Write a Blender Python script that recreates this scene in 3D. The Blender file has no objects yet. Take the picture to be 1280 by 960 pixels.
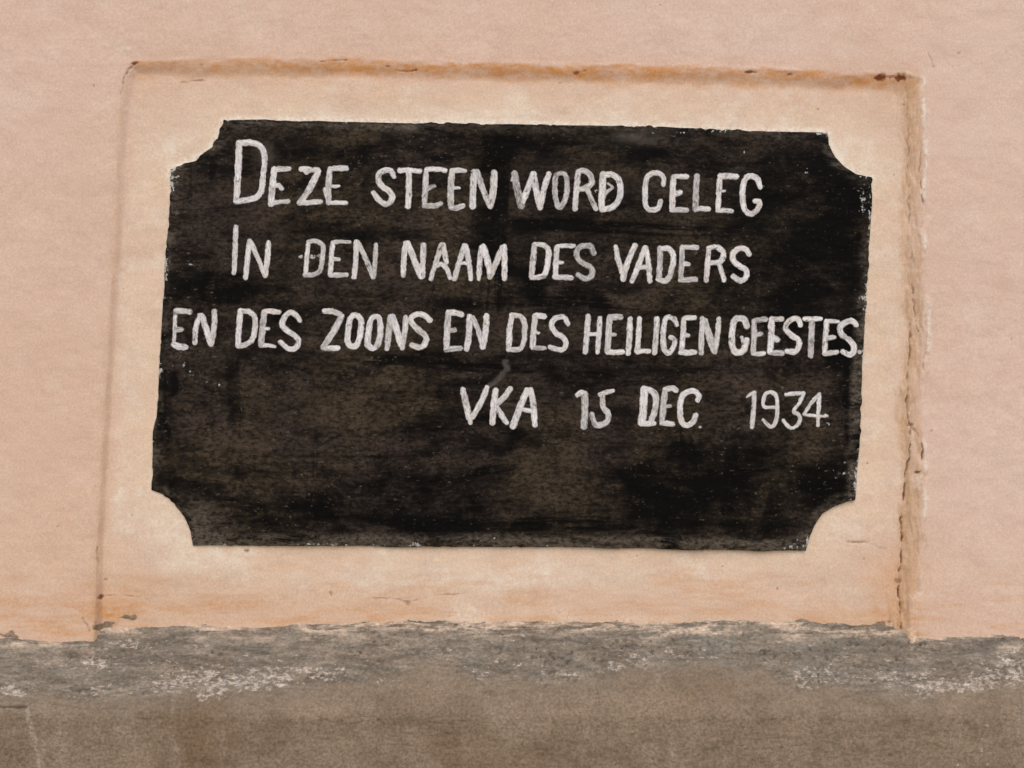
import bpy, math
import numpy as np
from mathutils import Vector

# ------------------------------------------------------------------ camera, sky, sun, exposure
scene = bpy.context.scene
F = 1600.0            # focal length in photo pixels (1280 wide)
D = 1600.0 / 1100.0   # camera distance to the wall face, metres
ZC = 1.20             # camera height
cam = bpy.data.cameras.new('camera')
cam.sensor_width = 36.0
cam.lens = 36.0 * F / 1280.0
cam.clip_start = 0.02
cam.clip_end = 100.0
cam_o = bpy.data.objects.new('camera', cam)
cam_o.location = (0.0, -D, ZC)
cam_o.rotation_euler = (math.radians(90), 0, 0)
scene.collection.objects.link(cam_o)
scene.camera = cam_o

SUN_EL, SUN_AZ = 36.0, 178.0      # overcast: broad light from above and in front
world = bpy.data.worlds.new('World')
scene.world = world
world.use_nodes = True
wn = world.node_tree
wn.nodes.clear()
sky = wn.nodes.new('ShaderNodeTexSky')
sky.sky_type = 'NISHITA'
sky.sun_disc = False
sky.sun_elevation = math.radians(SUN_EL)
sky.sun_rotation = math.radians(SUN_AZ)
sky.dust_density = 1.5
sky.air_density = 1.0
sky.ozone_density = 1.0
bg = wn.nodes.new('ShaderNodeBackground')
bg.inputs['Strength'].default_value = 0.12
wo = wn.nodes.new('ShaderNodeOutputWorld')
wn.links.new(sky.outputs[0], bg.inputs[0])
wn.links.new(bg.outputs[0], wo.inputs[0])

sun = bpy.data.lights.new('sun', 'SUN')
sun.energy = 1.2
sun.angle = math.radians(75)
sun.color = (1.0, 0.99, 0.975)
sun_o = bpy.data.objects.new('sun', sun)
az, el = math.radians(SUN_AZ), math.radians(SUN_EL)
sdir = Vector((math.sin(az) * math.cos(el), math.cos(az) * math.cos(el), math.sin(el)))
sun_o.rotation_euler = sdir.to_track_quat('Z', 'Y').to_euler()
sun_o.location = (-1.5, -3, 4)
scene.collection.objects.link(sun_o)

scene.view_settings.view_transform = 'Standard'
scene.view_settings.look = 'None'
scene.view_settings.gamma = 1.0
scene.view_settings.use_curve_mapping = False
scene.view_settings.exposure = 0.27
scene.render.resolution_x = 1024
scene.render.resolution_y = 768

# ------------------------------------------------------------------ numeric helpers
def to_world(px, py, y):
    t = (y + D) / F
    return (np.asarray(px, float) - 640.0) * t, ZC - (np.asarray(py, float) - 480.0) * t

def to_px(x, y, z):
    k = F / (y + D)
    return 640.0 + x * k, 480.0 - (z - ZC) * k

def vnoise(x, y, seed=0):
    xi = np.floor(x).astype(np.int64); yi = np.floor(y).astype(np.int64)
    fx = x - xi; fy = y - yi
    fx = fx * fx * fx * (fx * (fx * 6 - 15) + 10); fy = fy * fy * fy * (fy * (fy * 6 - 15) + 10)
    def h(a, b):
        v = (a * 374761393 + b * 668265263 + (seed * 974711 + 12345) * 2246822519) & 0xffffffff
        v = ((v ^ (v >> 13)) * 1274126177) & 0xffffffff
        v = ((v ^ (v >> 15)) * 2246822519) & 0xffffffff
        return ((v ^ (v >> 16)) & 0xffff) / 65535.0
    a = h(xi, yi); b = h(xi + 1, yi); c = h(xi, yi + 1); d = h(xi + 1, yi + 1)
    return (a * (1 - fx) + b * fx) * (1 - fy) + (c * (1 - fx) + d * fx) * fy

def fbm(x, y, seed=0, octv=4, gain=0.5):
    s = 0.0; a = 1.0; n = 0.0
    for o in range(octv):
        s = s + a * vnoise(x * 2 ** o + 17.3 * o, y * 2 ** o - 9.1 * o, seed + o)
        n += a; a *= gain
    return s / n          # 0..1

def sstep(a, b, x):
    t = np.clip((x - a) / (b - a), 0, 1)
    return t * t * (3 - 2 * t)

def polydist(px, py, pts, closed=False):
    pts = np.asarray(pts, float)
    n = len(pts)
    best = np.full(px.shape, 1e9)
    for i in range(n if closed else n - 1):
        ax, ay = pts[i]; bx, by = pts[(i + 1) % n]
        dx, dy = bx - ax, by - ay
        L = dx * dx + dy * dy + 1e-12
        t = np.clip(((px - ax) * dx + (py - ay) * dy) / L, 0, 1)
        d = (px - ax - t * dx) ** 2 + (py - ay - t * dy) ** 2
        np.minimum(best, d, out=best)
    return np.sqrt(best)

def inside(px, py, pts):
    pts = np.asarray(pts, float); n = len(pts)
    r = np.zeros(px.shape, bool)
    for i in range(n):
        ax, ay = pts[i]; bx, by = pts[(i + 1) % n]
        if ay == by: continue
        c = ((ay > py) != (by > py)) & (px < (bx - ax) * (py - ay) / (by - ay) + ax)
        r ^= c
    return r

def blob(px, py, cx, cy, rx, ry):
    return np.exp(-((px - cx) / rx) ** 2 - ((py - cy) / ry) ** 2)

def make_mesh(name, co, faces, attrs=None):
    me = bpy.data.meshes.new(name)
    nv, nf = len(co), len(faces)
    me.vertices.add(nv)
    me.vertices.foreach_set('co', np.ascontiguousarray(co, np.float32).ravel())
    me.loops.add(nf * 4)
    me.loops.foreach_set('vertex_index', np.ascontiguousarray(faces, np.int32).ravel())
    me.polygons.add(nf)
    me.polygons.foreach_set('loop_start', np.arange(0, nf * 4, 4, dtype=np.int32))
    me.polygons.foreach_set('use_smooth', np.ones(nf, bool))
    for k, v in (attrs or {}).items():
        a = me.attributes.new(k, 'FLOAT', 'POINT')
        a.data.foreach_set('value', np.ascontiguousarray(v, np.float32).ravel())
    me.update(calc_edges=True)
    me.validate()
    return me

def grid_faces(nr, nc):
    i = np.arange(nr * nc).reshape(nr, nc)
    return np.stack([i[:-1, :-1], i[:-1, 1:], i[1:, 1:], i[1:, :-1]], -1)   # rows go down, cols go right

def sub_mesh(name, co, faces, attrs):
    used, inv = np.unique(faces.ravel(), return_inverse=True)
    return make_mesh(name, co[used], inv.reshape(-1, 4), {k: v[used] for k, v in attrs.items()})

def flip(f):
    return f[:, ::-1]

def thing(name, label, cat, loc):
    o = bpy.data.objects.new(name, None)
    o.empty_display_size = 0.1
    o.location = loc
    o['label'] = label; o['category'] = cat
    scene.collection.objects.link(o)
    return o

def part(name, me, mat, parent):
    o = bpy.data.objects.new(name, me)
    me.materials.append(mat)
    scene.collection.objects.link(o)
    o.parent = parent
    o.location = -Vector(parent.location)       # meshes are written in world coordinates
    return o

# ------------------------------------------------------------------ node helpers
def lin(r, g, b):
    f = lambda c: c / 12.92 if c <= 0.04045 else ((c + 0.055) / 1.055) ** 2.4
    return (f(r / 255), f(g / 255), f(b / 255), 1.0)

class NT:
    def __init__(s, name):
        s.m = bpy.data.materials.new(name); s.m.use_nodes = True
        s.t = s.m.node_tree; s.t.nodes.clear()
        s.out = s.t.nodes.new('ShaderNodeOutputMaterial')
        s.p = s.t.nodes.new('ShaderNodeBsdfPrincipled')
        s.t.links.new(s.p.outputs[0], s.out.inputs[0])
        s.co = s.t.nodes.new('ShaderNodeTexCoord').outputs['Object']
    def L(s, a, b): s.t.links.new(a, b)
    def put(s, sock, v):
        if isinstance(v, bpy.types.NodeSocket): s.L(v, sock)
        else: sock.default_value = v
    def attr(s, n):
        a = s.t.nodes.new('ShaderNodeAttribute'); a.attribute_name = n
        return a.outputs['Fac']
    def mapping(s, scale, loc=(0, 0, 0)):
        m = s.t.nodes.new('ShaderNodeMapping')
        m.inputs['Scale'].default_value = scale; m.inputs['Location'].default_value = loc
        s.L(s.co, m.inputs[0]); return m.outputs[0]
    def noise(s, scale, vec=None, detail=4, rough=0.55, dist=0.0):
        n = s.t.nodes.new('ShaderNodeTexNoise')
        n.inputs['Scale'].default_value = scale; n.inputs['Detail'].default_value = detail
        n.inputs['Roughness'].default_value = rough; n.inputs['Distortion'].default_value = dist
        s.L(vec if vec is not None else s.co, n.inputs['Vector']); return n.outputs['Fac']
    def ramp(s, fac, a, b, lo=0.0, hi=1.0):
        r = s.t.nodes.new('ShaderNodeMapRange'); r.clamp = True
        r.interpolation_type = 'SMOOTHSTEP'
        s.put(r.inputs['Value'], fac)
        r.inputs['From Min'].default_value = a; r.inputs['From Max'].default_value = b
        r.inputs['To Min'].default_value = lo; r.inputs['To Max'].default_value = hi
        return r.outputs[0]
    def math(s, op, a, b=0.0, c=None, clamp=False):
        m = s.t.nodes.new('ShaderNodeMath'); m.operation = op; m.use_clamp = clamp
        s.put(m.inputs[0], a); s.put(m.inputs[1], b)
        if c is not None: s.put(m.inputs[2], c)
        return m.outputs[0]
    def mix(s, fac, a, b, mode='MIX'):
        m = s.t.nodes.new('ShaderNodeMix'); m.data_type = 'RGBA'; m.blend_type = mode
        m.clamp_factor = True
        s.put(m.inputs[0], fac); s.put(m.inputs[6], a); s.put(m.inputs[7], b)
        return m.outputs[2]
    def bump(s, h, strength, dist, prev=None):
        b = s.t.nodes.new('ShaderNodeBump')
        b.inputs['Strength'].default_value = strength; b.inputs['Distance'].default_value = dist
        s.L(h, b.inputs['Height'])
        if prev is not None: s.L(prev, b.inputs['Normal'])
        return b.outputs[0]

# ------------------------------------------------------------------ materials
def plaster_material():
    n = NT('limewashed_plaster')
    low = n.noise(3.0, detail=3)
    mid = n.noise(26.0, n.mapping((1, 1, 1.6)), detail=5, rough=0.6)
    fine = n.noise(400.0, detail=6, rough=0.8)
    grain = n.noise(1100.0, detail=2, rough=0.6)
    streak = n.noise(60.0, n.mapping((0.18, 1, 1.6)), detail=5, rough=0.6)
    c = n.mix(n.ramp(low, 0.35, 0.65), lin(220, 190, 172), lin(216, 184, 163))
    c = n.mix(n.attr('peach'), c, lin(215, 180, 154))
    c = n.mix(n.math('MULTIPLY', n.attr('cream'), n.ramp(mid, 0.25, 0.6, 0.45, 1.0)), c, lin(226, 198, 170))
    c = n.mix(n.math('MULTIPLY', n.attr('pale'), n.ramp(n.noise(90.0, detail=6, rough=0.75), 0.3, 0.65, 0.3, 1.1)), c, lin(232, 214, 194))
    c = n.mix(n.ramp(mid, 0.42, 0.72, 0, 0.38), c, lin(204, 170, 150))
    c = n.mix(n.ramp(streak, 0.58, 0.78, 0, 0.15), c, lin(226, 200, 180))
    c = n.mix(n.math('MULTIPLY', n.attr('rust'), n.ramp(n.noise(120.0, n.mapping((0.5, 1, 1)), detail=6, rough=0.75), 0.34, 0.62, 0.45, 1.1)), c, lin(204, 142, 84))
    c = n.mix(n.math('MULTIPLY', n.attr('tan'), n.ramp(n.noise(110.0, n.mapping((1, 1, 0.4)), detail=6, rough=0.75), 0.34, 0.62, 0.45, 1.1)), c, lin(196, 157, 121))
    c = n.mix(n.math('MULTIPLY', n.attr('white'), n.ramp(n.noise(220, detail=4), 0.35, 0.6, 0.1, 1.0)), c, lin(236, 222, 204))
    c = n.mix(n.attr('spot'), c, lin(112, 62, 32))
    c = n.mix(n.attr('crack'), c, lin(112, 78, 52))
    c = n.mix(n.math('MULTIPLY', n.attr('grey'), n.ramp(fine, 0.3, 0.6, 0.4, 1.0)), c, lin(112, 98, 82))
    g = n.ramp(fine, 0.32, 0.68, 0.89, 1.09)
    g = n.math('MULTIPLY', g, n.ramp(grain, 0.25, 0.75, 0.93, 1.07))
    cc = n.t.nodes.new('ShaderNodeCombineColor')
    for i in range(3): n.L(g, cc.inputs[i])
    c = n.mix(1.0, c, cc.outputs[0], 'MULTIPLY')
    pits = n.ramp(n.noise(75.0, detail=2, rough=0.4), 0.775, 0.80)
    c = n.mix(n.math('MULTIPLY', pits, 0.55), c, lin(140, 108, 88))
    n.L(c, n.p.inputs['Base Color'])
    n.p.inputs['Roughness'].default_value = 0.93
    n.p.inputs['Specular IOR Level'].default_value = 0.15
    b = n.bump(fine, 0.35, 0.0009)
    b = n.bump(streak, 0.22, 0.0010, b)
    n.L(b, n.p.inputs['Normal'])
    return n.m

def slab_material():
    n = NT('worn_black_paint')
    brush = n.noise(42.0, n.mapping((0.45, 1, 1.5)), detail=9, rough=0.74, dist=0.5)
    brush2 = n.noise(210.0, n.mapping((0.72, 1, 1.2)), detail=6, rough=0.8)
    swirl = n.noise(16.0, n.mapping((1, 1, 1)), detail=8, rough=0.72, dist=1.6)
    patch = n.noise(9.0, n.mapping((0.8, 1, 1.2)), detail=7, rough=0.7, dist=0.9)
    speck = n.noise(240.0, detail=4, rough=0.6)
    f = n.math('ADD', n.attr('fade'), n.math('MULTIPLY', n.math('SUBTRACT', patch, 0.5), 1.2))
    f = n.math('ADD', f, n.math('MULTIPLY', n.math('SUBTRACT', brush, 0.5), 1.6))
    f = n.math('ADD', f, n.math('MULTIPLY', n.math('SUBTRACT', swirl, 0.5), 1.1))
    f = n.math('ADD', f, n.math('MULTIPLY', n.math('SUBTRACT', n.noise(70.0, n.mapping((0.14, 1, 1.6)), detail=6, rough=0.7, dist=0.3), 0.5), 0.5))
    f = n.ramp(f, 0.0, 1.05)
    f = n.math('MULTIPLY', f, n.ramp(brush2, 0.34, 0.66, 0.15, 1.35))
    old = n.mix(n.ramp(n.noise(7.0, detail=3), 0.4, 0.6), lin(74, 62, 48), lin(70, 58, 50))
    c = n.mix(f, lin(8, 6, 5), old)
    gl = n.math('MULTIPLY', n.ramp(brush2, 0.58, 0.74), n.ramp(n.noise(18.0, n.mapping((0.5, 1, 1.5)), detail=4), 0.5, 0.68))
    c = n.mix(n.math('MULTIPLY', gl, 0.5), c, lin(116, 102, 88))
    tick = n.noise(340.0, n.mapping((0.6, 1, 1)), detail=3, rough=0.6)
    c = n.mix(n.math('MULTIPLY', n.ramp(tick, 0.62, 0.72), n.ramp(swirl, 0.42, 0.62, 0.18, 0.6)), c, lin(122, 106, 90))
    c = n.mix(n.math('MULTIPLY', n.math('MULTIPLY', n.attr('edge'), n.ramp(brush, 0.38, 0.58)), n.ramp(brush2, 0.36, 0.62, 0.1, 1.1)), c, lin(98, 88, 76))
    c = n.mix(n.attr('dab'), c, lin(128, 118, 108))
    chip = n.math('ADD', speck, n.math('MULTIPLY', n.attr('chip'), 0.30))
    c = n.mix(n.ramp(chip, 0.74, 0.86), c, lin(180, 176, 170))
    n.L(c, n.p.inputs['Base Color'])
    n.L(n.ramp(brush, 0.3, 0.7, 0.62, 0.8), n.p.inputs['Roughness'])
    n.p.inputs['Specular IOR Level'].default_value = 0.06
    b = n.bump(brush2, 0.3, 0.0008)
    b = n.bump(brush, 0.3, 0.0018, b)
    n.L(b, n.p.inputs['Normal'])
    return n.m

def letter_material():
    n = NT('brushed_white_paint')
    cx = n.t.nodes.new('ShaderNodeCombineXYZ')
    n.L(n.math('MULTIPLY', n.attr('across'), 3.2), cx.inputs[0])
    n.L(n.math('MULTIPLY', n.attr('along'), 90.0), cx.inputs[1])
    n.L(n.attr('stroke'), cx.inputs[2])
    bris = n.noise(1.0, cx.outputs[0], detail=6, rough=0.7)
    fine = n.noise(520.0, detail=3)
    wear = n.noise(95.0, detail=4, rough=0.6)
    c = n.mix(n.ramp(n.noise(30.0, detail=2), 0.35, 0.65), lin(222, 216, 214), lin(222, 211, 202))
    c = n.mix(n.math('MULTIPLY', n.attr('load'), 0.8), c, lin(240, 234, 228))
    c = n.mix(n.ramp(bris, 0.45, 0.64, 0, 0.75), c, lin(158, 152, 152))
    c = n.mix(n.math('MULTIPLY', n.attr('thin'), n.ramp(bris, 0.35, 0.6, 0.6, 1.3)), c, lin(104, 97, 93))
    c = n.mix(n.ramp(n.math('ADD', wear, n.math('MULTIPLY', bris, 0.5)), 0.82, 0.97, 0, 0.85), c, lin(84, 75, 70))
    c = n.mix(n.ramp(n.math('ADD', n.attr('rim'), n.math('MULTIPLY', fine, 0.55)), 0.85, 1.2, 0, 0.75), c, lin(110, 102, 98))
    n.L(c, n.p.inputs['Base Color'])
    n.p.inputs['Roughness'].default_value = 0.7
    n.p.inputs['Specular IOR Level'].default_value = 0.25
    b = n.bump(bris, 0.3, 0.0004)
    b = n.bump(fine, 0.3, 0.0006, b)
    n.L(b, n.p.inputs['Normal'])
    return n.m

def plinth_material():
    n = NT('weathered_cement')
    strata = n.noise(70.0, n.mapping((0.28, 1, 1.5)), detail=7, rough=0.7, dist=0.5)
    mid = n.noise(22.0, n.mapping((0.8, 1, 1)), detail=6, rough=0.65)
    fine = n.noise(330.0, n.mapping((0.8, 1, 1)), detail=6, rough=0.82)
    vert = n.noise(34.0, n.mapping((1, 1, 0.16)), detail=4, rough=0.6)
    low = n.noise(6.0, detail=3)
    grey = n.mix(n.ramp(strata, 0.35, 0.65), lin(108, 98, 86), lin(144, 131, 115))
    grey = n.mix(n.ramp(mid, 0.45, 0.7, 0, 0.6), grey, lin(116, 98, 82))
    grey = n.mix(n.ramp(low, 0.5, 0.65, 0, 0.5), grey, lin(124, 119, 109))
    brown = n.mix(n.ramp(mid, 0.35, 0.65), lin(129, 110, 90), lin(146, 126, 105))
    brown = n.mix(n.ramp(vert, 0.5, 0.72, 0, 0.5), brown, lin(150, 132, 114))
    brown = n.mix(n.ramp(low, 0.5, 0.7, 0, 0.55), brown, lin(116, 92, 68))
    grey = n.mix(n.ramp(n.noise(38.0, n.mapping((0.6, 1, 1.3)), detail=6, rough=0.75), 0.52, 0.66, 0, 0.7), grey, lin(150, 134, 116))
    grey = n.mix(n.ramp(n.noise(44.0, n.mapping((0.5, 1, 1.3), (3, 0, 1)), detail=6, rough=0.75), 0.55, 0.70, 0, 0.6), grey, lin(104, 84, 62))
    c = n.mix(n.attr('brown'), grey, brown)
    c = n.mix(n.math('MULTIPLY', n.attr('drip'), n.ramp(fine, 0.38, 0.62, 0.1, 0.8)), c, lin(174, 158, 142))
    fl = n.math('ADD', n.noise(240.0, n.mapping((0.55, 1, 1)), detail=6, rough=0.75), n.math('MULTIPLY', n.attr('fleck'), 0.185))
    c = n.mix(n.math('MULTIPLY', n.ramp(fl, 0.65, 0.76), 0.9), c, lin(192, 176, 162))
    c = n.mix(n.math('MULTIPLY', n.attr('spill'), n.ramp(strata, 0.42, 0.56)), c, lin(206, 180, 156))
    ga = n.ramp(fine, 0.32, 0.68, 0.68, 1.34)
    ga = n.math('MULTIPLY', ga, n.ramp(n.noise(150.0, n.mapping((0.35, 1, 1.2)), detail=6, rough=0.8), 0.34, 0.66, 0.82, 1.22))
    gb = n.ramp(n.noise(300.0, detail=7, rough=0.85), 0.34, 0.66, 0.62, 1.34)
    gm = n.t.nodes.new('ShaderNodeMix'); gm.data_type = 'FLOAT'
    n.L(n.attr('brown'), gm.inputs[0]); n.L(ga, gm.inputs[2]); n.L(gb, gm.inputs[3])
    g = gm.outputs[0]
    cc = n.t.nodes.new('ShaderNodeCombineColor')
    for i in range(3): n.L(g, cc.inputs[i])
    c = n.mix(1.0, c, cc.outputs[0], 'MULTIPLY')
    c = n.mix(n.attr('crack'), c, lin(62, 50, 42))
    n.L(c, n.p.inputs['Base Color'])
    n.p.inputs['Roughness'].default_value = 0.92
    n.p.inputs['Specular IOR Level'].default_value = 0.2
    b = n.bump(fine, 0.5, 0.0014)
    b = n.bump(strata, 0.45, 0.004, b)
    n.L(b, n.p.inputs['Normal'])
    return n.m

M_PLASTER, M_SLAB, M_LETTER, M_PLINTH = plaster_material(), slab_material(), letter_material(), plinth_material()

# ------------------------------------------------------------------ outlines traced from the photograph (pixels)
SLAB = [(280,150),(340,150),(430,152),(560,153.5),(700,156),(820,158),(930,163),(1035,165),
        (1037,180),(1045,196),(1056,208),(1070,217),(1090,222),(1091,250),(1087,300),(1085,330),(1083,380),(1078.5,450),(1075.5,540),(1073,580),(1070,626),
        (1060,627),(1045,632),(1028,642),(1018,657),(1013,670),(1008,689),
        (930,688),(830,687),(700,684),(560,684.5),(400,682.5),(300,682),(241,682),
        (238,665),(230,645),(217,629),(205,620),(188,613),(188.5,600),(191,540),(195,520),(196.5,500),(199,460),(202,400),(206,330),(210,280),(213,240),(213,211),
        (226,206),(240,203),(246,197),(262,186),(271,172)]
TOP = [(163,80),(230,77),(300,76),(450,77),(600,81),(750,84),(900,87),(1050,92),(1130,95),(1152,100)]
RIGHT = [(1152,100),(1151,130),(1154,180),(1155,210),(1150,240),(1153,300),(1156,360),(1159,420),(1156,465),(1151,490),(1152,550),(1154,600),(1153,680),(1148,730),(1142,770),(1141,900)]
LEFT = [(163,80),(157,95),(151,130),(147,180),(145,250),(140,350),(133,450),(128,550),(122,650),(119,720),(116,790),(113,900)]
RECESS = TOP + RIGHT[1:] + LEFT[::-1][:-1]
DEPTH = 0.010           # how far the panel is set back behind the wall face

CRACKS = [  # points, half width (px), strength
    ([(1138,535),(1137,558),(1134,585),(1130,615),(1127,650),(1127,690),(1123,722),(1122,745),(1126,768),(1126,786)], 0.9, 0.9),
    ([(1138,533),(1148,541),(1154,556),(1154,580)], 0.9, 0.7),
    ([(1140,366),(1143,380),(1144,398),(1147,415)], 0.9, 0.6),
    ([(1136,220),(1138,236),(1136,252)], 0.8, 0.5),
    ([(1138,400),(1136,450),(1133,500),(1137,530)], 0.8, 0.6),
    ([(1133,108),(1135,150),(1134,185),(1137,220)], 0.8, 0.3),
    ([(1137,255),(1139,300),(1138,340),(1140,366)], 0.8, 0.45),
    ([(1152,190),(1150,205),(1147,215)], 0.8, 0.4),
    ([(1156,395),(1158,420),(1155,440),(1153,462)], 0.8, 0.45),
    ([(1151,215),(1152,250),(1151,290)], 0.8, 0.55),
    ([(1060,677),(1072,678),(1083,677),(1095,683),(1108,687)], 0.7, 0.55),
    ([(465,748),(490,747),(512,752),(545,745),(585,741)], 0.7, 0.25),
    ([(125,745),(150,745),(170,746),(186,752)], 0.8, 0.28),
    ([(121,684),(122,700),(122,718)], 0.9, 0.55),
    ([(103,772),(108,782),(110,790)], 0.8, 0.5),
    ([(402,77),(415,76),(432,75)], 0.8, 0.8),
    ([(494,87),(505,89),(520,88)], 0.7, 0.6),
    ([(168,79),(160,87),(156,98),(151,118)], 1.2, 0.5),
    ([(1030,157),(1034,164)], 0.5, 0.0),
    ([(205,105),(225,104),(260,101)], 0.6, 0.3),
    ([(1248,78),(1254,68),(1257,66)], 0.6, 0.25),
    ([(1160,66),(1163,71),(1168,84)], 0.6, 0.25),
]
SPOTS = [(1100,97,9,5,1),(1126,97,8,5,1),(1113,96,12,2,.6),(937,90,7,2,.9),(987,93,3,2,.7),(719,91,5,2.5,.8),(731,88,3,1.5,.6),(484,83,3,1.5,.7),
         (168,79,5,2.5,.8),(252,81,2,1.2,.5),(125,746,4,3,.9),(509,753,4,3,.5),(308,688,3,2,.8),(1165,538,2,1.2,.5),(1147,590,4,1.2,.9),(1122,726,5,3,.5),
         (72,658,2,1,.5),(1167,83,4,1,.4),(1199,66,3,2,.4),(1080,698,1.3,1.3,.5),(1138,531,4,2,.8),(1264,424,1.3,1.3,.4),(700,104,2,1,.3),(1258,620,1.5,1.5,.3)]

# ------------------------------------------------------------------ the wall: face and recessed panel from one height field
def spaced(lo, hi, base, bands, fine):
    out = [lo]
    while out[-1] < hi:
        s = base
        for a, b in bands:
            if a <= out[-1] <= b: s = fine
        out.append(out[-1] + s)
    return np.array(out)

xs_px = spaced(-40, 1320, 1.75, [(108, 168), (1112, 1165)], 0.9)
ys_px = spaced(-40, 830, 1.75, [(66, 106), (735, 805)], 0.9)
grow = np.cumsum(12 * 1.16 ** np.arange(26))
xs_px = np.concatenate([[xs_px[0] - grow[-1] - 0.1], (xs_px[0] - grow)[::-1], xs_px, xs_px[-1] + grow, [xs_px[-1] + grow[-1] + 0.1]])
ys_px = np.concatenate([[ys_px[0] - grow[-1] - 0.1], (ys_px[0] - grow)[::-1], ys_px])
Xg, _ = to_world(xs_px, 0, 0.0)
_, Zg = to_world(0, ys_px, 0.0)
X, Z = np.meshgrid(Xg, Zg)
PX, PY = np.meshgrid(xs_px, ys_px)

wob = (fbm(PX / 26, PY / 26, 3, 4) - 0.5) * 7.0
d = polydist(PX, PY, RECESS, True)
ins = inside(PX, PY, RECESS)
sd = np.where(ins, d, -d)                    # >0 inside the recess
near_right = sstep(900, 1100, PX)
sdw = sd + wob * (0.35 + 0.9 * near_right)
rev = np.interp(PX, [140, 240, 1080, 1120], [9, 20, 20, 24])
fall = sstep(0.0, 1.0, np.clip(sdw / rev, 0, 1))
Y = DEPTH * fall * np.interp(PY, [60, 400, 640, 720, 790], [0.42, 0.48, 0.55, 0.7, 1.0])
# right reveal: lumpy broken render
lump = sstep(-4, 6, sd) * sstep(36, 20, sd) * sstep(-42, -30, PX - np.interp(PY, [p[1] for p in RIGHT], [p[0] for p in RIGHT])) * sstep(98, 120, PY)
Y = Y - lump * ((fbm((PX + wob * 2) / 7, PY / 40, 11, 5, 0.6) - 0.45) * 0.0048 + (np.abs(fbm(PX / 12, PY / 60, 12, 4) - 0.5) - 0.08) * 0.005)
# raised lip outside right and top edges
lipn = fbm(PX / 30, PY / 30, 21, 3)
Y = Y - np.exp(-((sdw + 2.5) / 3.0) ** 2) * (0.0008 * near_right + 0.0003) * sstep(0.35, 0.6, lipn) * 1.6
# hand-floated undulation
Y = Y + (fbm(X * 5, Z * 5, 31, 3) - 0.5) * 0.006
Y = Y + (fbm(X * 22, Z * 30, 41, 3) - 0.5) * 0.0018
Y = Y + (fbm(X * 110, Z * 150, 51, 3) - 0.5) * 0.0006
QX, QY = to_px(X, Y, Z)                      # where each vertex shows

crack = np.zeros_like(X)
for pts, hw, st in CRACKS:
    dd = polydist(QX + (fbm(QX / 11, QY / 11, 61, 4, 0.6) - 0.5) * 7.0, QY + (fbm(QX / 11, QY / 11, 62, 4, 0.6) - 0.5) * 5.0, pts)
    crack = np.maximum(crack, st * sstep(hw + 0.9, hw * 0.3, dd) * (0.1 + 1.3 * sstep(0.3, 0.7, fbm(QX / 10, QY / 10, 63, 3))))
spot = np.zeros_like(X)
for cx, cy, rx, ry, st in SPOTS:
    nn = (fbm(QX / 3.5, QY / 3.5, 71, 3) - 0.5)
    r = np.sqrt(((QX - cx) / rx) ** 2 + ((QY - cy) / ry) ** 2)
    spot = np.maximum(spot, st * sstep(1.25, 0.55, r + nn * 1.3))
Y = Y + np.clip(crack, 0, 1) * 0.0022 + spot * 0.0010

yt = np.interp(QX, [p[0] for p in TOP], [p[1] for p in TOP])
xr = np.interp(QY, [p[1] for p in RIGHT], [p[0] for p in RIGHT])
xl = np.interp(QY, [p[1] for p in LEFT], [p[0] for p in LEFT])
spanx = sstep(155, 175, QX) * sstep(1160, 1140, QX)
spany = sstep(84, 104, QY)
n1 = fbm(QX / 55, QY / 18, 81, 4)
dt = QY - yt + (fbm(QX / 30, QY / 12, 82, 3) - 0.5) * 14
rust = spanx * sstep(-5, 2, dt) * sstep(27, 5, dt) * (0.40 + 0.80 * n1) * 0.88 * np.interp(QX, [160, 330, 500], [0.75, 0.85, 1.0])
rust += spanx * sstep(-30, -2, dt) * sstep(6, 0, dt) * 0.14
rust += spanx * sstep(75, 15, dt) * sstep(0, 12, dt) * 0.22 * n1
dr = QX - xr + (fbm(QX / 14, QY / 26, 83, 3) - 0.5) * 16
tan = spany * sstep(-32, -22, dr) * sstep(3, -4, dr) * (0.25 + 0.75 * fbm(QX / 10, QY / 40, 84, 4))
tan += spany * 0.22 * sstep(-60, -26, dr) * sstep(0, -20, dr) * fbm(QX / 25, QY / 60, 85, 3)
dl = QX - xl + (fbm(QX / 14, QY / 30, 86, 3) - 0.5) * 6
tan += spany * 0.30 * np.exp(-((dl - 1.5) / 3.2) ** 2) * (0.4 + 0.9 * fbm(QX / 20, QY / 40, 87, 3))
tan += spany * 0.30 * sstep(-14, 2, dl) * sstep(26, 6, dl) * fbm(QX / 30, QY / 50, 88, 3)
low = sstep(690, 785, QY + (fbm(QX / 70, QY / 22, 89, 4) - 0.5) * 90)
rust += low * 0.48 * sstep(0.42, 0.75, fbm(QX / 60, QY / 9, 90, 4))
rust += 0.85 * blob(QX, QY, 1122, 740, 32, 60) * fbm(QX / 12, QY / 20, 91, 3)
rust += 0.85 * blob(QX, QY, 145, 765, 34, 22) * fbm(QX / 12, QY / 12, 92, 3)
tan += low * 0.25 * fbm(QX / 40, QY / 14, 93, 4)
peach = sstep(150, 640, QY) * sstep(900, 100, QX) * 0.75 + sstep(560, 800, QY) * 0.35
peach = peach * (0.6 + 0.6 * fbm(QX / 160, QY / 160, 94, 3))
ds = polydist(QX, QY, SLAB, True)
inpanel = sstep(4, 22, sd)
cream = inpanel * (0.25 + 0.75 * sstep(75, 6, ds)) * (0.35 + 1.0 * fbm(QX / 45, QY / 45, 95, 5, 0.6))
peach = np.clip(peach + inpanel * 0.5 * sstep(20, 90, ds), 0, 1)
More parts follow.
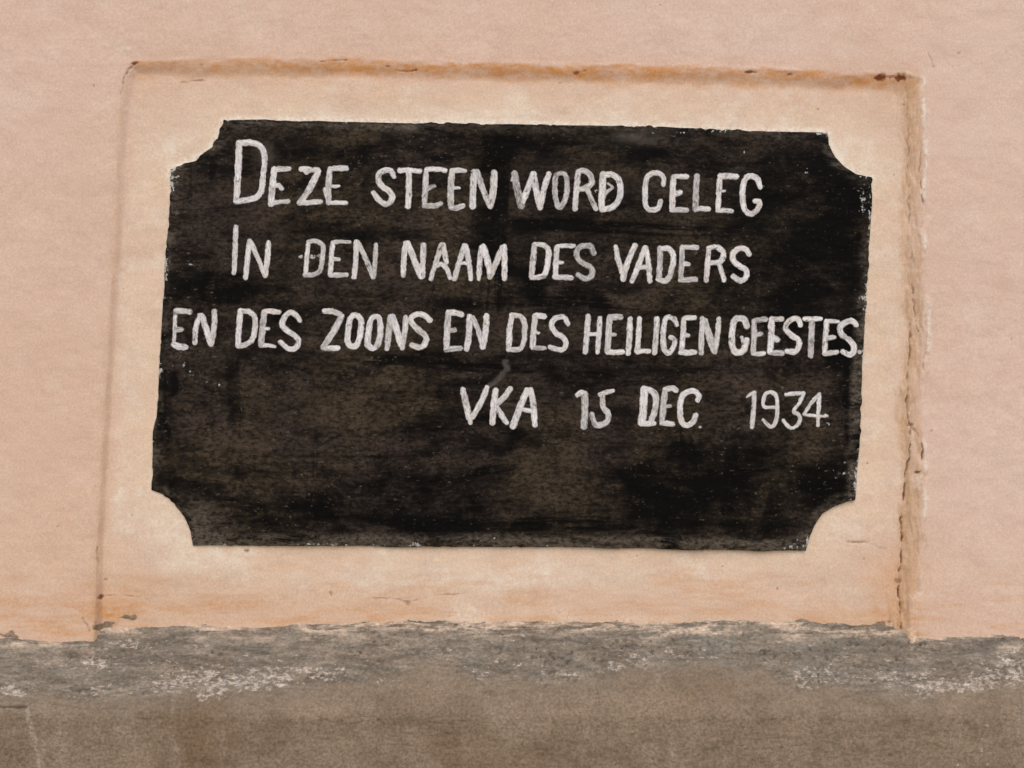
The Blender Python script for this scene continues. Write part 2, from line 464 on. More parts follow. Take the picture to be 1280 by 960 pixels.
pale = sstep(0.50, 0.72, fbm(QX / 34, QY / 30, 195, 5, 0.6)) * 0.42 * (0.35 + inpanel * sstep(90, 10, ds))
for cx, cy, rx, ry, st in [(215,660,42,38,.9),(250,705,60,14,.6),(230,185,45,26,.5),(1075,190,36,24,.3),(600,722,240,16,.65),(560,142,240,8,.45),(870,150,160,8,.4),(1040,660,36,26,.3),(590,765,30,14,.5),(150,620,16,50,.35),(155,400,14,120,.3),(1065,745,30,20,.4)]:
    pale += st * blob(QX, QY, cx, cy, rx, ry) * (0.4 + 1.0 * fbm(QX / 14, QY / 14, 196, 4, 0.6))
white = inpanel * sstep(9, 2, ds + (fbm(QX / 12, QY / 12, 96, 3) - 0.5) * 7) * sstep(260, 200, QY) * 0.75
white += inpanel * sstep(5, 1, ds) * 0.35
white += 0.75 * np.exp(-((sd + 3) / 3.5) ** 2) * near_right * sstep(0.45, 0.62, lipn) * spany * sstep(740, 700, QY)
white += 0.35 * sstep(0.62, 0.75, fbm(QX / 30, QY / 24, 97, 4)) * sstep(200, 420, QY) * sstep(40, 10, dr) * sstep(-45, -5, dr)
white += 0.7 * blob(QX, QY, 156, 60, 9, 2.2) + 0.5 * blob(QX, QY, 580, 772, 26, 10) + 0.5 * blob(QX, QY, 785, 775, 22, 7) + 0.4 * blob(QX, QY, 705, 768, 20, 8) + 0.5 * blob(QX, QY, 1148, 597, 7, 12)
grey = 0.0 * X
WXX = QX + (fbm(QX / 7, QY / 7, 98, 3) - 0.5) * 16; WYY = QY + (fbm(QX / 7, QY / 5, 99, 3) - 0.5) * 9
grey += sstep(0.35, 0.6, np.maximum.reduce([blob(WXX, WYY, 163, 772, 13, 4), blob(WXX, WYY, 130, 783, 17, 7), blob(WXX, WYY, 1101, 780, 11, 5), blob(WXX, WYY, 12, 794, 12, 5)]))
attrs = dict(pale=pale, rust=rust, tan=tan, peach=peach, cream=cream, white=white, spot=spot, crack=crack, grey=grey)
attrs = {k: np.clip(v, 0, 1).ravel() for k, v in attrs.items()}
# the outermost rows turn back into the wall's thickness
Y[:, 0] = 0.25; Y[:, -1] = 0.25; Y[0, :] = 0.25
co = np.stack([X, Y, Z], -1).reshape(-1, 3)
gf = grid_faces(*X.shape)
cs = (sdw[:-1, :-1] + sdw[1:, 1:]) * 0.5 > 0.0
pf = gf[cs]; wf = gf[~cs]
wall = thing('plastered_wall', 'pink limewashed plaster wall with a shallow recessed panel, stained orange along its edges', 'wall', (0, 0.1, 0.90))
part('wall_face', sub_mesh('wall_face', co, flip(wf), attrs), M_PLASTER, wall)
o = part('recessed_panel', sub_mesh('recessed_panel', co, flip(pf), attrs), M_PLASTER, wall)
o['label'] = 'cream recessed plaster panel around the black stone, orange stains and cracks on its rim'

# ------------------------------------------------------------------ the plinth: sloping ledge and upright face
_, z_face = to_world(0, 797.0, 0.0)
_, z_back = to_world(0, 780.5, DEPTH)
slope = (float(z_back) - float(z_face)) / DEPTH
ang = math.atan(slope)
y_edge = -0.052
prof = []
step = 0.0015
t = 0.045                      # begin inside the wall
while t > y_edge:
    prof.append((t, float(z_face) + slope * t)); t -= step * math.cos(ang)
# rounded nose turning to the upright
n_arc = 16; R = 0.020
y0, z0 = prof[-1]
cyc, czc = y0 + R * math.sin(ang), z0 - R * math.cos(ang)
for i in range(1, n_arc + 1):
    a = (math.pi / 2 - ang) * i / n_arc
    th = math.pi / 2 + ang + a
    prof.append((cyc + R * math.cos(th), czc + R * math.sin(th)))
nose_i = len(prof)
yv, zv = prof[-1]
zz = zv
while zz > ZC - 0.50: zz -= step; prof.append((yv, zz))
g = step
while zz > 0.0:
    g *= 1.25; zz = max(0.0, zz - g); prof.append((yv - 0.0, zz))
prof = np.array(prof)
nrm = np.gradient(prof, axis=0); nrm /= np.linalg.norm(nrm, axis=1)[:, None]
nrm = np.stack([nrm[:, 1], -nrm[:, 0]], -1)          # (y,z): forward and up
nrm *= -np.sign((nrm[:, 0] * 1.0 - nrm[:, 1] * 1.0))[:, None]
pxs = np.concatenate([[-40 - grow[-1] - 0.1], (-40 - grow)[::-1], np.arange(-40, 1320, 1.7), 1320 + grow, [1320 + grow[-1] + 0.1]])
xg, _ = to_world(pxs, 0, 0.0)
sarc = np.concatenate([[0], np.cumsum(np.linalg.norm(np.diff(prof, axis=0), axis=1))])
XX, SS = np.meshgrid(xg, sarc)
Y0 = np.repeat(prof[:, 0:1], len(xg), 1); Z0 = np.repeat(prof[:, 1:2], len(xg), 1)
qx, qy = to_px(XX, Y0, Z0)
yb = np.interp(qx, [0,100,200,300,360,420,480,540,600,690,760,850,930,1000,1080,1150,1220,1280],
                   [872,876,872,866,858,850,852,834,848,853,842,832,839,860,866,868,864,850])
yb = yb + (fbm(qx / 40, qy / 40, 101, 4) - 0.5) * 22 + (fbm(qx / 8, qy / 6, 102, 3) - 0.5) * 22
brown = sstep(-9, 9, qy - yb) * (0.75 + 0.25 * sstep(6, 40, qy - yb))
onledge = 1 - brown
h = (fbm(XX * 6, SS * 8, 111, 3) - 0.5) * 0.010
h += onledge * (fbm(XX * 28, SS * 95, 112, 5, 0.6) - 0.5) * 0.0055
h += onledge * np.maximum(0, fbm(XX * 60, SS * 140, 113, 4) - 0.58) * 0.008
h += brown * (fbm(XX * 90, SS * 90, 114, 5, 0.6) - 0.5) * 0.0030
h += brown * (fbm(XX * 14, SS * 14, 115, 3) - 0.5) * 0.004
h += -0.0022 * np.exp(-((qy - yb - 2) / 4.0) ** 2) * fbm(qx / 18, qy / 18, 116, 3)     # thin coat breaking away above the dirt line
pc = np.zeros_like(XX)
for pts, hw, st in [([(-20,883),(10,882),(32,882)], 1.0, 0.8), ([(1148,808),(1158,809),(1170,812)], 0.9, 0.3), ([(60,878),(100,884),(160,886)], 0.7, 0.25)]:
    dd = polydist(qx + (fbm(qx / 5, qy / 5, 121, 2) - 0.5) * 3, qy + (fbm(qx / 5, qy / 5, 122, 2) - 0.5) * 3, pts)
    pc = np.maximum(pc, st * sstep(hw + 1.0, hw * 0.3, dd))
pit = sstep(0.70, 0.80, fbm(qx / 5.5, qy / 3.5, 117, 3)) * (0.3 + 0.7 * onledge) * sstep(0.4, 0.6, fbm(qx / 50, qy / 30, 118, 2))
h -= pc * 0.002 + pit * 0.0022
pc = np.maximum(pc, pit * 0.55)
YY = Y0 + h * nrm[:, 0:1]; ZZ = Z0 + h * nrm[:, 1:2]
ZZ[-1, :] = 0.0
qx, qy = to_px(XX, YY, ZZ)
fleck = onledge * (0.30 + 0.55 * np.exp(-((qy - yb + 10) / 16) ** 2) * sstep(0.4, 0.65, fbm(qx / 60, qy / 40, 131, 3)))
for cx, cy, rx, ry, st in [(280,850,60,16,.9),(265,868,20,5,1.),(165,806,30,5,1.),(120,828,50,8,.6),(472,850,6,3,1.2),(495,851,8,3,1.),(16,866,5,7,1.),(708,846,10,4,1.),
                           (1250,850,40,12,1.),(1195,858,40,6,.9),(1105,844,8,3,1.),(1000,858,14,4,.9),(1262,825,25,14,.7),(345,848,12,5,.9),(640,830,15,5,.5),(1238,906,5,4,1.),(1222,940,5,3,1.),(1190,958,4,3,.9)]:
    fleck += st * blob(qx + (fbm(qx / 12, qy / 12, 132, 3) - 0.5) * 30, qy + (fbm(qx / 12, qy / 8, 133, 3) - 0.5) * 14, cx, cy, rx, ry)
fleck += 0.25 * blob(qx, qy, 1230, 940, 80, 30)
spill = np.zeros_like(XX)
cl = np.where((qx > 117) & (qx < 1140), 781, 797) + 0.0
spill = sstep(22, 3, qy - cl + (fbm(qx / 30, qy / 8, 141, 3) - 0.5) * 24) * 0.85 * sstep(0.32, 0.55, fbm(qx / 50, qy / 8, 142, 4))
drip = np.zeros_like(XX)
drip = np.maximum(drip, 0.95 * sstep(4.5, 2.0, polydist(qx + (fbm(qx / 9, qy / 9, 151, 2) - 0.5) * 5, qy, [(33,882),(38,905),(46,935),(54,970)])))
for cx, w, y1, y2, st in [(75,5,890,960,.4),(118,14,895,1000,.35),(215,3,860,1000,.5),(218,8,925,1000,.5),(279,5,910,990,.4),(815,5,905,1000,.5),(840,4,905,1000,.6),(865,7,890,935,.4),(733,6,908,928,.5),(970,4,930,1000,.5),(820,3,840,870,.4),(640,30,870,930,.25),(55,4,880,960,.3)]:
    drip = np.maximum(drip, st * np.exp(-((qx - cx + (fbm(qx / 20, qy / 20, 152, 2) - 0.5) * 6) / w) ** 2) * sstep(y1 - 8, y1 + 8, qy) * sstep(y2 + 8, y2 - 8, qy) * (0.3 + 1.0 * fbm(qx / 4, qy / 7, 153, 3)))
pattrs = dict(brown=brown, fleck=fleck, spill=spill, drip=drip, crack=pc)
pattrs = {k: np.clip(v, 0, 1).ravel() for k, v in pattrs.items()}
YY[:, 0] = 0.25; YY[:, -1] = 0.25
co = np.stack([XX, YY, ZZ], -1).reshape(-1, 3)
gf = grid_faces(*XX.shape)
plinth = thing('wall_plinth', 'weathered grey cement plinth with a sloping ledge and brown dirty face under the pink wall', 'plinth', (0, 0.05, 0.0))
o = part('sloping_ledge', sub_mesh('sloping_ledge', co, flip(gf[:nose_i].reshape(-1, 4)), pattrs), M_PLINTH, plinth)
o['label'] = 'rough grey sloping ledge with white paint flecks'
o = part('plinth_face', sub_mesh('plinth_face', co, flip(gf[nose_i:].reshape(-1, 4)), pattrs), M_PLINTH, plinth)
o['label'] = 'brown upright cement face with pale drips'

# ------------------------------------------------------------------ the foundation stone
Y_SLAB = -0.0005       # face of the stone, about 5 mm proud of the panel
def slab_relief(x, z):
    return ((fbm(x * 7, z * 7, 201, 3) - 0.5) * 0.0030 + (fbm(x * 30, z * 55, 202, 3) - 0.5) * 0.0011 + (fbm(x * 120, z * 200, 203, 3) - 0.5) * 0.0004)

hpx = 1.45
sx = np.arange(178, 1102, hpx); sy = np.arange(140, 700, hpx)
GX, GY = np.meshgrid(sx, sy)
jit = lambda x, y: (fbm(x / 45, y / 45, 211, 3) - 0.5) * 3.0 + (fbm(x / 7, y / 7, 212, 3) - 0.5) * 4.5 * sstep(0.45, 0.75, fbm(x / 40, y / 40, 214, 2))
def slab_sd(x, y):
    dd = polydist(x, y, SLAB, True)
    return np.where(inside(x, y, SLAB), -dd, dd) + jit(x, y)
sd0 = slab_sd(GX, GY)
e = 0.3
gxd = (slab_sd(GX + e, GY) - slab_sd(GX - e, GY)) / (2 * e); gyd = (slab_sd(GX, GY + e) - slab_sd(GX, GY - e)) / (2 * e)
gl = gxd ** 2 + gyd ** 2 + 1e-6
near = np.abs(sd0) < 0.75 * hpx
sx2 = np.where(near, GX - np.clip(sd0 * gxd / gl, -hpx, hpx), GX); sy2 = np.where(near, GY - np.clip(sd0 * gyd / gl, -hpx, hpx), GY)
sdn = np.where(near, 0.0, sd0)
WX, WZ = to_world(sx2, sy2, Y_SLAB)
WY = Y_SLAB + slab_relief(WX, WZ)
bev = 1 - sstep(0, 8, -sdn)                                     # worn arris
WY = WY + bev * (0.0010 + 0.0016 * fbm(GX / 14, GY / 14, 213, 3)) * (sdn <= 0)
out = sdn > 0.0
WY = np.where(out, 0.030, WY)                                   # sides run back into the wall
keepv = sdn < 2.6 * hpx
# pull the outer row back under the edge so the sides stand square
pull = np.where(out, sdn - 0.35, 0.0)
WX = WX - np.where(out, np.clip(pull * gxd / np.sqrt(gl), -4, 4) * (D / F), 0)
WZ = WZ + np.where(out, np.clip(pull * gyd / np.sqrt(gl), -4, 4) * (D / F), 0)
gf = grid_faces(*GX.shape).reshape(-1, 4)
kv = keepv.ravel(); ov = out.ravel()
keep = kv[gf].all(1) & ~ov[gf].all(1)
fade = 0.47 + 0 * GX
BX = GX + (fbm(GX / 60, GY / 60, 231, 4) - 0.5) * 90; BY = GY + (fbm(GX / 60, GY / 40, 232, 4) - 0.5) * 55
for cx, cy, rx, ry, st in [(260,290,55,70,.25),(400,262,90,14,.25),(560,300,60,28,.35),(290,560,90,60,.45),(440,520,70,50,.35),(650,583,70,18,.45),(700,620,70,18,.25),(960,480,90,30,.25),(700,600,60,40,.2),
                           (830,225,60,25,.25),(480,340,60,40,.25),(500,460,70,30,.25),(800,372,60,14,.45),(720,365,70,12,.35),(1020,555,25,20,.55),(860,430,90,30,.15),(700,505,70,25,.25),(880,172,120,10,.2),(300,650,30,14,.35),
                           (980,330,110,75,-.45),(1000,200,70,40,-.3),(620,225,18,90,-.7),(610,180,110,16,-.4),(880,610,90,60,-.6),(540,648,110,16,-.6),(380,635,70,22,-.6),(1040,590,35,50,-.7),(1060,470,10,60,-.7),(240,355,60,22,-.7),
                           (570,530,60,14,-.5),(655,550,24,16,-.6),(760,375,16,12,-.6),(830,380,20,10,-.4),(640,340,16,40,-.6),(500,600,100,18,-.4),(430,470,60,12,-.3),(860,195,40,14,-.4),(440,210,50,14,-.4),(540,455,40,14,-.5),
                           (205,520,10,70,-.7),(230,610,50,18,-.5),(700,470,60,12,-.45),(980,455,30,10,-.4),(560,380,40,14,-.5),(1060,240,22,60,-.5),(350,410,30,80,-.15)]:
    fade += 0.8 * st * blob(BX, BY, cx, cy, rx, ry)
# the marks of the brush that last blackened it: mostly level strokes, a few upright ones between and under the lines
rng = np.random.default_rng(7)
ridge = np.zeros_like(GX)
marks = [(rng.uniform(195, 1085), rng.uniform(150, 690), rng.normal(0, 7), rng.uniform(70, 240), rng.uniform(11, 22)) for _ in range(170)]
marks += [(rng.uniform(210, 1070), rng.uniform(170, 660), 90 + rng.normal(0, 8), rng.uniform(40, 110), rng.uniform(12, 20)) for _ in range(34)]
marks += [(622,300,91,190,22),(1062,470,92,150,14),(205,470,93,190,12),(640,655,1,300,18),(860,600,88,110,24),(700,380,2,180,14),(760,285,1,260,16),(560,455,2,200,14)]
for k, (mx, my, ma, ml, mw) in enumerate(marks):
    forced = k >= len(marks) - 8
    R_ = ml / 2 + mw
    i0, i1 = np.searchsorted(sy, [my - R_, my + R_]); j0, j1 = np.searchsorted(sx, [mx - R_, mx + R_])
    if i1 <= i0 or j1 <= j0: continue
    gx_, gy_ = GX[i0:i1, j0:j1] - mx, GY[i0:i1, j0:j1] - my
    ca, sa = math.cos(math.radians(ma)), math.sin(math.radians(ma))
    u = gx_ * ca + gy_ * sa; v = -gx_ * sa + gy_ * ca + 3 * np.sin(u / 60 + k)
    bristle = fbm(v / 2.3 + 50 * k, u / 160, 240, 3, 0.7)
    endn = (fbm(v / 3.0 + 9 * k, u * 0 + k, 241, 2) - 0.5) * 46
    a = sstep(mw / 2 + 1.5, mw / 2 - 2.5, np.abs(v)) * sstep(ml / 2, ml / 2 - 16, np.abs(u) + endn)
    dry = sstep(-ml / 2, ml / 2, u)
    a = a * np.clip(1.25 - 1.6 * dry * sstep(0.4, 0.6, bristle), 0, 1) * (0.4 + 0.6 * bristle)
    tone = -0.1 if forced else rng.choice([-0.05, 0.15, 0.55, 0.8], p=[.36, .22, .27, .15])
    op = 0.85 if forced else 0.42
    fade[i0:i1, j0:j1] = fade[i0:i1, j0:j1] * (1 - a * op) + (tone + 0.35 * (bristle - 0.5)) * a * op
    ridge[i0:i1, j0:j1] = ridge[i0:i1, j0:j1] * (1 - a) + a * bristle
WY = WY - np.where(out, 0, ridge * 0.0004)
edge = 0.75 * sstep(14, 2, -sdn + (fbm(GX / 20, GY / 20, 221, 3) - 0.5) * 14) * (0.25 + 0.75 * sstep(0.42, 0.6, fbm(GX / 45, GY / 45, 222, 3)))
edge += 0.9 * sstep(18, 6, -sdn) * sstep(1040, 1065, GX) * sstep(360, 400, GY) + 0.8 * blob(GX, GY, 250, 650, 22, 24) + 0.9 * sstep(22, 8, -sdn) * sstep(660, 672, GY)
dab = 0.32 * sstep(4.5, 1.5, polydist(GX + (fbm(GX / 6, GY / 6, 223, 3) - 0.5) * 7, GY, [(632,452),(635,460),(628,470),(618,478),(606,486)])) * (0.3 + fbm(GX / 5, GY / 5, 224, 3))
dab += 0.35 * blob(BX, GY, 818, 172, 30, 8) * fbm(GX / 8, GY / 5, 225, 3) + 0.5 * blob(GX, GY, 332, 192, 10, 12) * fbm(GX / 5, GY / 5, 226, 3) + 0.5 * blob(BX, GY, 500, 160, 22, 5) * fbm(GX / 8, GY / 5, 227, 3)
chip = 0.0 + 0 * GX
for cx, cy, rx, ry, st in [(1080,250,10,35,.75),(1078,372,8,14,.8),(1052,590,14,18,.55),(1068,600,8,30,.5),(1000,678,20,8,.6),(985,683,18,4,.6),(208,335,5,20,.8),(240,330,20,14,.5),(200,465,6,8,.8),(222,450,14,18,.5),
                           (218,225,10,20,.7),(275,675,10,5,.7),(520,680,10,4,.7),(600,674,10,5,.7),(860,166,60,4,.6),(1030,167,8,4,.8),(250,480,14,14,.5),(1005,215,12,10,.6),(410,680,30,4,.5),(1075,440,6,6,.6),(270,400,20,14,.45),
                           (345,228,8,6,.6),(390,320,14,5,.7),(720,240,10,14,.6),(1040,300,40,30,.25)]:
    chip += st * blob(GX, GY, cx, cy, rx, ry)
for cx, cy, rx, ry in [(375,321,5,3),(393,320,5,3),(358,230,2,2),(360,234,2,2),(931,190,2,3),(745,237,3,4),(955,233,2,2),(1023,585,2,2),(1003,543,2,3),(458,226,5,1),(518,680,3,2),(617,672,4,3),(274,481,2,2),(252,503,2,2),(230,455,2,2),(1035,530,4,4),(238,464,2,3),(525,206,4,2),(587,443,4,2)]:
    chip += 1.0 * blob(GX, GY, cx, cy, rx, ry)
chip += 0.45 * sstep(5, 1, -sdn)
co = np.stack([WX, WY, WZ], -1).reshape(-1, 3)
sat = {k: np.clip(v, 0, 1).ravel() for k, v in dict(fade=fade, edge=edge, chip=chip, dab=dab).items()}
bx, bz = to_world(640, 684, Y_SLAB)
stone = thing('foundation_stone', 'black painted foundation stone with scooped corners and hand-painted white Dutch inscription dated 1934', 'plaque', (0, 0.014, float(bz)))
o = part('slab', sub_mesh('slab', co, flip(gf[keep]), sat), M_SLAB, stone)
o['label'] = 'worn black slab with brown brush marks and chipped edges'

# ------------------------------------------------------------------ hand-painted characters
# each crop: origin in photo pixels, then (kind, character, strokes); stroke = half width, points, all in 1/8 photo pixels from that origin
E = lambda *s: list(s)
TEXT = [
 ((280,165), [
  ('D', [(34,(150,112),(141,400),(122,688)),(28,(150,110),(270,106),(360,140),(400,205),(405,310),(390,450),(375,575),(330,645),(240,680),(120,690))]),
  ('E', [(33,(500,375),(485,530),(470,718)),(26,(495,375),(570,368),(650,368)),(22,(500,545),(548,532),(578,566)),(23,(475,712),(560,700),(640,692))]),
  ('Z', [(28,(775,372),(860,378),(940,386)),(33,(943,398),(860,560),(760,705)),(26,(765,708),(860,704),(968,698)),(16,(800,390),(825,412))]),
  ('E', [(31,(1060,378),(1045,550),(1046,708)),(26,(1060,372),(1140,364),(1222,366)),(14,(1060,548),(1100,545),(1150,541)),(23,(1048,706),(1140,706),(1225,707)),(26,(1018,575),(1035,640))])]),
 ((455,165), [
  ('S', [(29,(300,445),(270,390),(210,382),(155,420),(150,500),(190,550),(250,590),(283,640),(268,692),(222,722),(150,680),(98,612))]),
  ('T', [(25,(360,387),(450,382),(560,395)),(30,(450,392),(450,580),(440,748))]),
  ('E', [(29,(625,388),(612,560),(606,720)),(24,(625,376),(730,372),(812,386)),(22,(630,575),(670,552),(705,543)),(28,(605,738),(700,738),(768,718))]),
  ('E', [(32,(880,392),(868,560),(870,730)),(26,(880,388),(950,384),(1015,390)),(14,(880,565),(915,560),(955,560)),(28,(875,757),(930,758),(990,740))])]),
 ((580,165), [
  ('N', [(32,(98,402),(92,560),(86,742)),(30,(130,398),(190,570),(250,718)),(36,(300,405),(297,560),(264,738))]),
  ('W', [(32,(505,415),(530,560),(572,738)),(30,(585,700),(640,560),(688,425)),(33,(697,425),(722,580),(760,752)),(30,(767,740),(800,570),(848,422)),(17,(480,478),(500,440))]),
  ('O', [(27,(980,412),(922,442),(908,560),(923,690),(955,752),(1008,685),(1030,560),(1024,455),(980,412))])]),
 ((680,165), [
  ('R', [(28,(342,405),(325,580),(310,768)),(29,(345,392),(410,388),(465,440),(474,512),(420,560),(340,572)),(24,(430,562),(475,680),(518,770))]),
  ('D', [(32,(590,425),(580,600),(580,768)),(30,(590,428),(690,428),(750,482),(765,580),(745,680),(680,750),(580,777)),(14,(640,515),(685,555),(640,590),(608,640),(600,700))])]),
 ((800,165), [
  ('G', [(28,(235,530),(236,455),(180,412),(115,416),(66,470),(50,600),(55,720),(95,778),(180,766),(206,692))]),
  ('E', [(30,(335,452),(325,600),(322,776)),(25,(338,446),(400,444),(472,448)),(26,(340,622),(375,615),(400,604)),(26,(325,778),(400,778),(468,782))]),
  ('L', [(29,(570,442),(560,600),(555,772)),(25,(557,774),(620,768),(688,772))]),
  ('E', [(28,(800,442),(790,600),(780,780)),(28,(803,438),(880,440),(962,446)),(13,(800,588),(850,592)),(25,(778,786),(850,784),(918,792))]),
  ('G', [(29,(1203,548),(1178,470),(1120,438),(1062,457),(1030,540),(1025,660),(1046,770),(1100,818),(1170,780),(1198,705),(1152,690))])]),
 ((280,265), [
  ('I', [(25,(120,148),(112,350),(99,608))]),
  ('N', [(24,(256,292),(236,450),(218,655)),(23,(265,300),(330,440),(405,630)),(28,(444,306),(435,450),(411,638))]),
  ('D', [(24,(842,302),(830,450),(815,630)),(22,(845,297),(920,288),(990,342),(985,450),(965,570),(910,622),(810,630))]),
  ('E', [(24,(1085,312),(1075,450),(1063,618)),(20,(1085,302),(1180,294),(1258,302)),(18,(1085,465),(1150,476)),(24,(1062,630),(1150,630),(1228,628))])]),
 ((430,265), [
  ('N', [(26,(125,303),(120,450),(102,648)),(26,(138,303),(210,450),(290,648)),(25,(320,328),(311,500),(296,652))]),
  ('N', [(29,(615,315),(600,480),(592,636)),(32,(640,322),(700,470),(770,640)),(27,(795,330),(790,480),(785,640))]),
  ('A', [(26,(978,325),(930,470),(868,668)),(27,(990,325),(1010,420),(1025,505)),(20,(920,545),(970,522),(1030,570),(1060,658))])]),
 ((540,265), [
  ('A', [(25,(325,338),(275,490),(225,668)),(25,(340,338),(370,500),(390,668)),(16,(270,525),(320,510),(370,530))]),
  ('M', [(27,(492,352),(475,520),(468,668)),(32,(512,348),(550,470),(585,606)),(30,(576,652),(630,530),(705,352)),(29,(725,342),(725,500),(724,670))])]),
 ((650,265), [
  ('D', [(29,(146,328),(130,480),(118,650)),(29,(150,322),(240,332),(285,382),(280,490),(255,610),(200,650),(118,655))]),
  ('E', [(27,(370,348),(362,480),(355,640)),(22,(372,338),(450,338),(540,339)),(22,(372,505),(420,505)),(25,(347,646),(430,652),(508,656))]),
  ('S', [(25,(735,410),(710,346),(640,337),(580,370),(566,440),(610,500),(700,550),(725,600),(700,655),(640,665),(582,628))]),
  ('V', [(26,(957,350),(975,450),(1015,600)),(28,(1148,338),(1090,470),(1050,590),(1030,668))])]),
 ((790,265), [
  ('A', [(27,(128,362),(70,520),(0,690)),(27,(140,358),(165,520),(178,690)),(22,(70,555),(160,550))]),
  ('D', [(26,(282,362),(278,520),(268,670)),(28,(284,362),(370,372),(415,440),(400,560),(370,650),(330,688),(265,675))]),
  ('E', [(27,(500,354),(497,520),(485,678)),(23,(503,350),(580,350),(648,356)),(23,(503,520),(560,520)),(27,(482,682),(560,678),(638,674))]),
  ('R', [(26,(767,374),(755,520),(740,688)),(29,(767,362),(840,352),(905,392),(910,452),(870,502),(770,506)),(23,(870,520),(895,600),(918,678))]),
  ('S', [(27,(1170,420),(1135,372),(1070,367),(1010,412),(1015,490),(1075,540),(1140,580),(1140,650),(1085,690),(1012,646))])]),
 ((200,355), [
  ('E', [(20,(155,275),(148,440),(140,598)),(28,(160,272),(230,270),(296,278)),(26,(150,457),(215,455)),(33,(142,604),(200,626),(258,632))]),
  ('N', [(26,(395,315),(360,440),(348,588)),(32,(420,315),(465,460),(505,598)),(26,(546,275),(540,420),(516,600))]),
  ('D', [(28,(802,272),(790,440),(780,618)),(27,(812,268),(900,282),(950,342),(945,470),(920,560),(850,608),(780,624))]),
  ('E', [(29,(1042,284),(1025,450),(1012,608)),(25,(1052,272),(1120,272),(1188,282)),(16,(1040,446),(1085,446)),(20,(1014,616),(1080,614),(1150,626))])]),
 ((330,355), [
  ('S', [(28,(355,365),(320,310),(260,283),(207,330),(180,400),(220,460),(300,510),(343,570),(320,640),(250,648),(162,582))]),
  ('Z', [(28,(607,270),(700,276),(768,305)),(33,(778,320),(700,470),(592,628)),(25,(592,640),(670,642),(738,640))]),
  ('O', [(28,(910,312),(862,350),(843,460),(836,560),(862,618),(920,618),(950,550),(970,440),(964,352),(910,312))]),
  ('O', [(31,(1110,324),(1066,362),(1046,480),(1036,600),(1090,643),(1140,600),(1165,470),(1154,352),(1110,324))])]),
 ((460,355), [
  ('N', [(28,(226,324),(208,480),(190,648)),(33,(247,324),(290,470),(330,608)),(26,(376,334),(365,490),(345,638))]),
  ('S', [(28,(620,362),(560,312),(490,302),(432,342),(450,402),(520,470),(580,530),(570,590),(530,633),(442,612))]),
  ('E', [(32,(800,294),(790,470),(785,648)),(28,(802,286),(870,286),(938,310)),(24,(802,470),(868,462)),(29,(777,660),(850,650),(928,640))]),
  ('N', [(30,(1016,324),(1010,480),(986,648)),(26,(1052,332),(1100,460),(1140,600)),(30,(1185,324),(1175,480),(1146,628))])]),
 ((600,355), [
  ('D', [(28,(316,314),(296,470),(285,638)),(27,(318,312),(400,322),(445,382),(445,500),(430,600),(390,650),(285,655))]),
  ('E', [(27,(552,318),(536,470),(525,628)),(28,(558,316),(640,326)),(15,(540,490),(588,490)),(23,(527,638),(590,642),(648,640))]),
  ('S', [(27,(880,403),(850,342),(815,328),(742,352),(716,420),(760,490),(830,532),(860,590),(840,648),(780,655),(702,632))])]),
 ((720,355), [
  ('H', [(27,(120,324),(108,500),(92,678)),(26,(240,338),(228,510),(215,683)),(20,(120,506),(230,500))]),
  ('E', [(28,(336,338),(325,500),(315,668)),(30,(338,332),(448,330)),(18,(340,506),(392,505)),(25,(317,680),(400,682),(468,678))]),
  ('I', [(29,(541,348),(535,520),(521,692))]),
  ('L', [(27,(635,348),(625,520),(612,678)),(25,(617,680),(670,670),(728,672))]),
  ('I', [(27,(810,348),(800,520),(786,688))]),
  ('G', [(28,(1010,410),(980,352),(912,332),(882,400),(870,520),(880,640),(920,688),(975,632),(985,562),(942,532))]),
  ('E', [(27,(1080,352),(1070,500),(1055,668)),(25,(1086,342),(1188,336)),(18,(1080,516),(1122,515)),(27,(1047,686),(1120,688),(1188,680))])]),
 ((830,355), [
  ('N', [(27,(386,350),(375,520),(370,686)),(36,(402,365),(450,520),(500,666)),(28,(545,350),(535,500),(506,676))]),
  ('G', [(30,(823,418),(800,357),(732,347),(692,400),(678,520),(680,620),(720,683),(790,665),(823,562)),(18,(778,535),(795,605))]),
  ('E', [(28,(900,368),(898,520),(890,688)),(24,(903,367),(960,358),(1018,352)),(20,(905,527),(972,497)),(22,(887,695),(950,700),(998,690))]),
  ('E', [(32,(1075,354),(1070,520),(1060,678)),(27,(1082,352),(1178,350)),(26,(1075,522),(1132,560)),(26,(1062,690),(1178,692))])]),
 ((930,355), [
  ('S', [(27,(560,408),(540,352),(490,347),(432,390),(416,450),(470,510),(540,560),(550,620),(510,678),(432,676))]),
  ('T', [(26,(607,350),(690,352),(768,350)),(28,(680,362),(672,540),(665,718))]),
  ('E', [(27,(825,374),(815,520),(805,688)),(20,(832,366),(942,376)),(22,(822,540),(898,532)),(25,(802,696),(870,690),(928,680))]),
  ('S', [(28,(1123,410),(1080,368),(1010,387),(960,432),(975,500),(1040,550),(1095,610),(1094,680),(1050,708),(992,677))]),
  ('.', [(20,(1152,680),(1159,680))])]),
 ((560,445), [
  ('V', [(32,(150,334),(180,480),(215,625)),(30,(393,314),(330,460),(240,618)),(22,(222,630),(224,668))]),
  ('K', [(31,(477,348),(458,510),(443,666)),(30,(623,327),(560,410),(490,480)),(28,(490,510),(540,600),(588,666))]),
  ('A', [(32,(790,344),(720,510),(650,702)),(30,(825,340),(855,500),(868,686)),(22,(740,536),(850,546))])]),
 ((700,445), [
  ('1', [(27,(172,390),(210,366),(250,372)),(32,(250,382),(250,530),(238,706))]),
